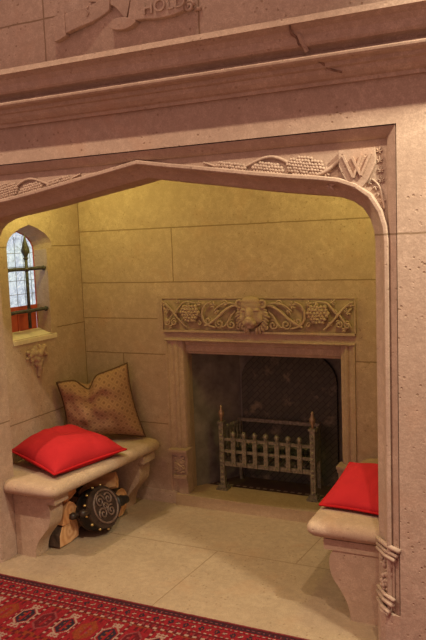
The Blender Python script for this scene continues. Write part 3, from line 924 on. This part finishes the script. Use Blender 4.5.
pc = pillow('patterned_cushion', [(-2.625, 3.395, .462), (-2.215, 3.635, .432), (-2.335, 3.655, .885), (-2.640, 3.345, .805)], .16, M_pat, M_patpipe,
       'brown patterned cushion propped in the corner of the left bench', sag=chop, bow=.09, seed=9, wrk=.016, uvs=1.)

# ------------------------------------------------------------------ firewood
def log(end, axis, length, w, h, shape, mi, roll, label, seed):
    """split log; end = centre of the cut face turned to the room, axis points back"""
    rnd = random.Random(seed)
    axis = Vector(axis).normalized()
    if shape == 'round': sec = [(math.cos(2*PI*k/14)*.5, math.sin(2*PI*k/14)*.5) for k in range(14)]
    elif shape == 'wedge': sec = [(-.5, -.4), (-.2, -.48), (.2, -.46), (.5, -.34), (.36, -.05), (.18, .26), (0, .5), (-.2, .30), (-.38, 0)]
    else: sec = [(-.5, -.45), (0, -.5), (.48, -.42), (.5, .0), (.42, .42), (.1, .5), (-.36, .44), (-.5, .1)]
    q = Vector((-1, 0, 0)).rotation_difference(axis)
    n = 7
    bm = NB(); rings = []
    for i in range(n):
        t = i/(n-1); ring = []
        for k, (a, b) in enumerate(sec):
            j = 1+.10*noise.noise(Vector((k*1.7, t*2.2, seed)))
            aa, bb = a*w*j, b*h*j
            a2 = aa*math.cos(roll)-bb*math.sin(roll); b2 = aa*math.sin(roll)+bb*math.cos(roll)
            ring.append(bm.verts.new(q @ Vector((-t*length+(.006*rnd.random() if i == 0 else 0), a2, b2))))
        rings.append(ring)
    side = []
    for A, B in zip(rings, rings[1:]):
        for k in range(len(sec)):
            f = bm.faces.new((A[k], A[(k+1) % len(sec)], B[(k+1) % len(sec)], B[k])); f.material_index = 1 if seed not in (3, 9) and (shape == 'round' or k in ((3, 4, 5) if shape == 'wedge' else (5, 6, 7))) else 0
    bm.faces.new(rings[0]); bm.faces.new(rings[-1][::-1])
    o = obj('firewood_log', bm, M_wood[mi], None)
    o.data.materials.append(M_bark)
    o.location = Vector(end)
    md = o.modifiers.new('b', 'BEVEL'); md.width = .003; md.segments = 2
    tag(o, label, 'firewood', 'firewood under the left bench')
    return o
log((-2.335, 2.985, .064), (-1, -.03, 0), .27, .175, .122, 'block', 0, 0, 'broad split log on the floor behind the bench foot', 1)
log((-2.325, 2.995, .182), (-1, .0, 0), .29, .17, .12, 'wedge', 1, .10, 'wedge-shaped split log resting on the broad floor log', 2)
log((-2.33, 3.0, .292), (-1, .05, 0), .28, .10, .095, 'block', 1, .3, 'split log on top of the stack under the bench seat', 3)
log((-2.40, 3.155, .060), (-1, .04, 0), .27, .11, .11, 'round', 2, 0, 'round log on the floor at the left of the bellows', 4)
log((-2.40, 3.15, .165), (-1, .02, 0), .27, .105, .095, 'wedge', 2, .5, 'dark wedge log above the round log beside the bellows', 5)
log((-2.41, 3.250, .058), (-1, .02, 0), .24, .115, .115, 'round', 2, 0, 'bark-covered log on the floor behind the bellows', 6)
log((-2.42, 3.255, .172), (-1, 0, 0), .24, .12, .105, 'block', 2, .25, 'dark split log showing above the bellows', 7)
log((-2.275, 3.405, .088), (-1, -.03, 0), .34, .165, .17, 'round', 0, 0, 'pale round log end at the right of the bellows', 8)
log((-2.262, 3.362, .245), (-.92, -.30, -.22), .26, .05, .095, 'block', 0, -.42, 'upright split stick leaning behind the bellows', 9)
log((-2.42, 3.12, .268), (-1, 0, 0), .24, .10, .09, 'block', 2, .0, 'dark log high in the middle of the stack', 10)

# ------------------------------------------------------------------ bellows
be = thing('bellows', 'old black leather bellows with carved face leaning on the firewood', 'bellows', (-2.24, 3.25, 0))
ax = Vector((.10, .985, -.12)).normalized()                # towards the nozzle
nn = Vector((.93, -.10, .36)); nn = (nn-ax*nn.dot(ax)).normalized()   # carved face
up = nn.cross(ax).normalized()
if up.z < 0: up = -up
bc = Vector((-2.245, 3.165, .148))
L3 = lambda a, b, c: bc+ax*a+up*b+nn*c
def pear(k):
    out = []
    for i in range(40):
        th = 2*PI*i/40
        a = .140*math.cos(th); b = .118*math.sin(th)
        if a > 0: b *= 1-.45*(a/.140)**2
        out.append((a*k, b*k))
    return out
def plate(name, k, c0, c1, mat, bv=.004):
    bm = NB()
    A = [bm.verts.new(L3(a, b, c0)) for a, b in pear(k)]; B = [bm.verts.new(L3(a, b, c1)) for a, b in pear(k)]
    n = len(A); bm.faces.new(A[::-1]); bm.faces.new(B)
    for i in range(n): bm.faces.new((A[i], A[(i+1) % n], B[(i+1) % n], B[i]))
    bevel(bm, bv, 2, 50); return obj(name, bm, mat, be, False)
plate('back_board', 1.0, -.060, -.046, M_darkwood)
bm = NB(); rings = []
for c, k in ((-.046, .98), (-.03, 1.02), (-.018, .94), (-.004, 1.03), (.010, .95), (.020, .99)):
    rings.append([bm.verts.new(L3(a, b, c)) for a, b in pear(k)])
for A, B in zip(rings, rings[1:]):
    for i in range(40): bm.faces.new((A[i], A[(i+1) % 40], B[(i+1) % 40], B[i]))
obj('leather_gusset', bm, M_leather, be, True)
fb = plate('carved_board', 1.0, .020, .034, M_darkwood)
bm = NB()
tube(bm, [L3(.005+.098*math.cos(t), .092*math.sin(t), .036) for t in [2*PI*k/36 for k in range(36)]], .0065, 6, True)
for (u, v, r, tr, st, cw) in ((-.035, .035, .038, 1.6, 0, 1), (.035, .038, .034, 1.5, 2.5, -1), (-.030, -.035, .036, 1.5, 3.6, -1), (.038, -.030, .034, 1.6, 1.0, 1), (.0, .0, .022, 1.2, 0, 1)):
    sp = spiral(0, 0, r, tr, st, 0, cw, 22)
    tube(bm, [L3(u+x, v+z, .037) for x, y, z in sp], .0055, 6)
obj('carving', bm, simple('worn carved wood', (.14, .085, .065), .45, 0, .4, 40, .2, .5), fb, True)
for i, (a, b) in enumerate(pear(1.035)):
    if i % 3 == 0 and not (a > .11):
        bm = NB(); ball(bm, L3(a, b, .016), .0085, 2); obj('stud', bm, M_brass, be, True)
bm = NB()
lathe(bm, [(.052, 0), (.050, .02), (.036, .035), (.030, .06), (.032, .075), (.026, .10), (.024, .125), (.018, .128)], L3(.118, 0, -.01), 14, ax)
obj('nozzle', bm, M_leather, be, True)
bm = NB()
tube(bm, [L3(-.132, 0, .026), L3(-.155, 0, .026), L3(-.175, .002, .026), L3(-.195, .003, .026)], [.022, .017, .021, .013], 10)
tube(bm, [L3(-.132, 0, -.052), L3(-.155, 0, -.052), L3(-.175, .002, -.052), L3(-.195, .003, -.052)], [.022, .017, .021, .013], 10)
obj('handle', bm, M_darkwood, be, True)

# ------------------------------------------------------------------ fire grate
gr = thing('fire_grate', 'black iron fire basket with copper finials standing in the hearth', 'fire grate', (-1.54, 3.95, .068))
GY, GY2 = 3.875, 4.09
gx0, gx1 = -1.808, -1.222
def gpart(name, bm, mat=M_iron, parent=gr, smooth=False): return obj(name, bm, mat, parent, smooth)
for x in (gx0, gx1):
    bm = NB(); box(bm, x-.015, x+.015, GY-.015, GY+.015, 0.085, .492)
    for z in [.11+.034*k for k in range(11)]: ball(bm, (x, GY-.014, z), .012, 1, (1, .6, 1))
    po = gpart('front_post', bm)
    bm = NB(); box(bm, x-.036, x+.036, GY-.036, GY+.036, .068, .082); box(bm, x-.026, x+.026, GY-.026, GY+.026, .082, .10); bevel(bm, .003, 1); gpart('foot', bm, M_iron, po)
    bm = NB(); box(bm, x-.022, x+.022, GY-.022, GY+.022, .488, .502); bevel(bm, .003, 1); gpart('cap', bm, M_iron, po)
    bm = NB(); lathe(bm, [(.008, .50), (.012, .506), (.009, .516), (.018, .543), (.021, .559), (.012, .569), (.013, .575), (.007, .583), (.010, .593), (.004, .603)], (x, GY, 0), 14)
    gpart('finial', bm, M_copper, po, True)
def rail(name, p0, p1, hz, hy, smooth=False):
    bm = NB(); a, b = Vector(p0), Vector(p1); d = (b-a).normalized(); s = d.cross(Vector((0, 0, 1))).normalized()*hy; u = Vector((0, 0, hz))
    A = [bm.verts.new(a+q) for q in (s+u, s-u, -s-u, -s+u)]; B = [bm.verts.new(b+q) for q in (s+u, s-u, -s-u, -s+u)]
    bm.faces.new(A[::-1]); bm.faces.new(B)
    for i in range(4): bm.faces.new((A[i], A[(i+1) % 4], B[(i+1) % 4], B[i]))
    return gpart(name, bm)
for z in (.390, .315, .235): rail('front_rail', (gx0+.013, GY, z), (gx1-.013, GY, z), .009 if z > .3 else .014, .006)
gw = gx1-gx0
proto = None
for k in range(7):
    x = gx0+.080+(gw-.160)*k/6
    if proto is None:
        bm = NB(); box(bm, -.0135, .0135, -.007, .007, 0, .180)
        for z in (.012, .088, .158): ball(bm, (0, -.007, z), .009, 1, (1, .5, 1))
        me_o = obj('upright', bm, M_iron, None); me_o.parent = gr; proto = me_o
        bm = NB(); lathe(bm, [(.008, .172), (.012, .178), (.009, .184), (.016, .196), (.017, .204), (.012, .216), (.003, .222)], (0, 0, 0), 12)
        kn = obj('knob', bm, M_iron, None, True); kn.parent = proto; u = proto
    else:
        u = proto.copy(); COL.objects.link(u); u.parent = gr
        kk = kn.copy(); COL.objects.link(kk); kk.parent = u
    u.location = Vector((x, GY-.010, .225))-Vector(gr.location)
# sides and back
for x in (gx0, gx1):
    for z in (.44, .338, .262): rail('side_rail', (x, GY+.013, z), (x+(.03 if x == gx0 else -.03), GY2, z), .008, .005)
    for k in range(5):
        t = (k+.7)/5.4; xx = x+(.03 if x == gx0 else -.03)*t; yy = GY+(GY2-GY)*t
        bm = NB(); box(bm, xx-.005, xx+.005, yy-.009, yy+.009, .252, .452); ball(bm, (xx, yy, .458), .012, 1); gpart('side_upright', bm)
    bm = NB(); xx = x+(.03 if x == gx0 else -.03); box(bm, xx-.010, xx+.010, GY2-.010, GY2+.010, .066, .475); gpart('rear_post', bm)
rail('back_rail', (gx0+.03, GY2, .465), (gx1-.03, GY2, .465), .011, .006); rail('back_rail', (gx0+.03, GY2, .30), (gx1-.03, GY2, .30), .009, .005)
for k in range(9):
    x = gx0+.06+(gw-.12)*k/8; rail('floor_bar', (x, GY+.01, .258), (x, GY2-.005, .258), .006, .006)
# a bed of spent coals in the basket
bm = NB(); rnd = random.Random(21)
for k in range(46):
    ball(bm, (rnd.uniform(gx0+.06, gx1-.06), rnd.uniform(GY+.045, GY2-.04), .292+rnd.uniform(0, .02)), rnd.uniform(.018, .027), 1, (1, rnd.uniform(.7, 1.1), rnd.uniform(.7, 1)))
co_ = obj('coals', bm, M_coal, None); tag(co_, 'bed of dark spent coals lying inside the iron fire basket', 'coal'); co_['kind'] = 'stuff'

# ------------------------------------------------------------------ rug
def rug():
    X0, X1, Y1, Y0 = -3.3, .5, 2.553, 1.25
    cs = .0062
    nx, ny = int((X1-X0)/cs), int((Y1-Y0)/cs)
    RED, DRED, NAVY, WHITE, ORG, ROSE, DK = (.215, .012, .018), (.105, .010, .014), (.026, .016, .026), (.31, .18, .14), (.20, .034, .014), (.20, .042, .045), (.055, .012, .015)
    rnd = random.Random(5)
    def hexd(dx, dy, a, b):   # lozenge with cut points, long axis b
        return max(abs(dx)/a, abs(dy)/b*.62+abs(dx)/a*.55)
    def gul(dx, dy, kind, core):
        h = hexd(dx, dy, .034, .040)
        if h < 1.22:
            if h > 1.04: return WHITE if kind == 0 else (ROSE if kind == 1 else ORG)
            if h > .90: return RED if kind == 0 else core
            if abs(dx) < .006 and abs(dy) < .040: return RED
            if abs(abs(dx)-.014) < .005 and abs(abs(dy)-.016) < .007: return ORG if kind == 0 else ROSE
            return core
        return None
    def col(x, y):
        d = min(Y1-y, y-Y0)
        if d < .008: return ROSE
        if d < .014: return DRED
        if d < .046:               # outer guard: close dark blossoms
            p = (x/.024) % 1; q = (d-.014)/.032
            r = abs(p-.5)+abs(q-.5)
            if r < .22: return ROSE
            return NAVY if r < .42 else DK
        if d < .054: return RED if (int(x/.012) % 2) else WHITE if d > .050 else RED
        if d < .062: return DRED
        if d < .112:               # main border: paired dark and pale lozenges
            p = (x/.072) % 1; q = (d-.062)/.050
            if abs(p-.25)/.20+abs(q-.5)/.42 < 1: return NAVY if abs(p-.25)/.20+abs(q-.5)/.42 > .35 else ORG
            if abs(p-.72)/.16+abs(q-.5)/.34 < 1: return WHITE if abs((p-.72)*1.2+(q-.5)) < .12 else DRED
            return RED
        if d < .120: return WHITE if int(x/.0124) % 2 == 0 else RED
        if d < .130: return DRED
        if d < .152:
            p = (x/.03) % 1
            return ROSE if p < .22 else (DRED if p < .5 else RED)
        if d < .160: return WHITE if int(x/.0186) % 2 == 0 else DRED
        # field
        e = (d-.160)
        row = int(e/.235); v = (e % .235)-.1175
        if abs(v) > .108: return DRED if int(x/.018) % 2 else ORG
        s = .213; u = ((x-(-2.045)) % s); u = u-s if u > s/2 else u
        c = gul(u, v, 0, NAVY)
        if c: return c
        # comb motifs above and below the dark guls
        if .066 < abs(v) < .098 and abs(u) < .026:
            w = abs(v)-.066
            if abs(u) < .004 or (w < .010 and abs(u) < .022) or (.016 < w < .022) or (abs(abs(u)-.018) < .004 and w > .010): return WHITE
        k = math.floor((x-(-2.045))/s)
        u2 = ((x-(-2.045)) % s)-s/2
        kind = 1 if k % 2 == 0 else 2
        c = gul(u2, v, kind, DRED if kind == 1 else (.21, .038, .015))
        if c: return c
        if abs(u2) < .030 and abs(v) > .07: return ORG if int(y/.018) % 3 == 0 else (DRED if int(x/.0124) % 2 else RED)
        m = abs(abs(u)-.048)
        if m < .005: return WHITE if int(y/.0124) % 3 == 0 else DRED
        return RED
    th = .008
    verts = [(X0+i*cs, Y0+j*cs, th+.0012*noise.noise(Vector((i*.35, j*.35, 0)))) for j in range(ny+1) for i in range(nx+1)]
    faces = []; cols = []
    for j in range(ny):
        for i in range(nx):
            a = j*(nx+1)+i; faces.append((a, a+1, a+nx+2, a+nx+1))
            c = col(X0+(i+.5)*cs, Y0+(j+.5)*cs); k = rnd.uniform(.68, 1.02); cols.append((c[0]*k, c[1]*k, c[2]*k, 1))
    # skirt down to the floor
    def edge(ids):
        base = len(verts)
        for q in ids: verts.append((verts[q][0], verts[q][1], .0006))
        for k in range(len(ids)-1):
            faces.append((ids[k], ids[k+1], base+k+1, base+k)); cols.append((.3, .05, .05, 1))
    edge([i for i in range(nx+1)]); edge([ny*(nx+1)+i for i in range(nx+1)]); edge([j*(nx+1) for j in range(ny+1)]); edge([j*(nx+1)+nx for j in range(ny+1)])
    me = bpy.data.meshes.new('rug'); me.from_pydata(verts, [], faces)
    at = me.color_attributes.new('knots', 'FLOAT_COLOR', 'CORNER')
    flat = []
    for f, c in zip(faces, cols): flat.extend(list(c)*4)
    at.data.foreach_set('color', flat)
    N = NT('knotted wool'); a = N.n('ShaderNodeVertexColor', layer_name='knots')
    me.materials.append(N.done(a.outputs[0], .95, normal=N.bump(N.noise(350, 2), .4, .003), spec=.1))
    o = link(bpy.data.objects.new('rug', me))
    return tag(o, 'red patterned knotted rug with dark medallions on the floor', 'rug')
rug()

# ------------------------------------------------------------------ light
def lamp(name, kind, loc, power, col, size=.08, target=None, spot=None, blend=.4):
    d = bpy.data.lights.new(name, kind); d.energy = power; d.color = col
    if kind in ('POINT', 'SPOT'): d.shadow_soft_size = size
    if kind == 'SPOT': d.spot_size = spot; d.spot_blend = blend
    o = bpy.data.objects.new(name, d); COL.objects.link(o); o.location = loc
    if target is not None:
        o.rotation_euler = (Vector(target)-Vector(loc)).to_track_quat('-Z', 'Y').to_euler()
    return o
lamp('wall_spot', 'SPOT', (.32, 2.10, 2.80), 175, (1, .94, .70), .05, (-.22, 2.56, 1.62), math.radians(88), 1.0)
lamp('upper_wall_fill', 'POINT', (-1.6, 2.02, 4.0), 40, (1, .82, .62), .06)  # added fill, lights the upper wall and ribbon from above
lamp('room_spot_right', 'POINT', (.20, .60, 5.0), 265, (1, .82, .57), .05)
lamp('room_spot_left', 'POINT', (-3.26, .60, 5.0), 385, (1, .80, .57), .05)
lamp('nook_lamp_left', 'POINT', (-2.36, 3.10, 2.06), 10.5, (1, .98, .27), .06)
lamp('nook_lamp_right', 'POINT', (-.76, 3.10, 2.06), 10.5, (1, .98, .27), .06)

w = bpy.data.worlds.new('room ambience'); SC.world = w; w.use_nodes = True
w.node_tree.nodes['Background'].inputs[0].default_value = (1, .57, .50, 1)
w.node_tree.nodes['Background'].inputs[1].default_value = .50

vs = SC.view_settings
vs.view_transform = 'Standard'; vs.look = 'None'; vs.gamma = 1; vs.use_curve_mapping = False; vs.exposure = .17
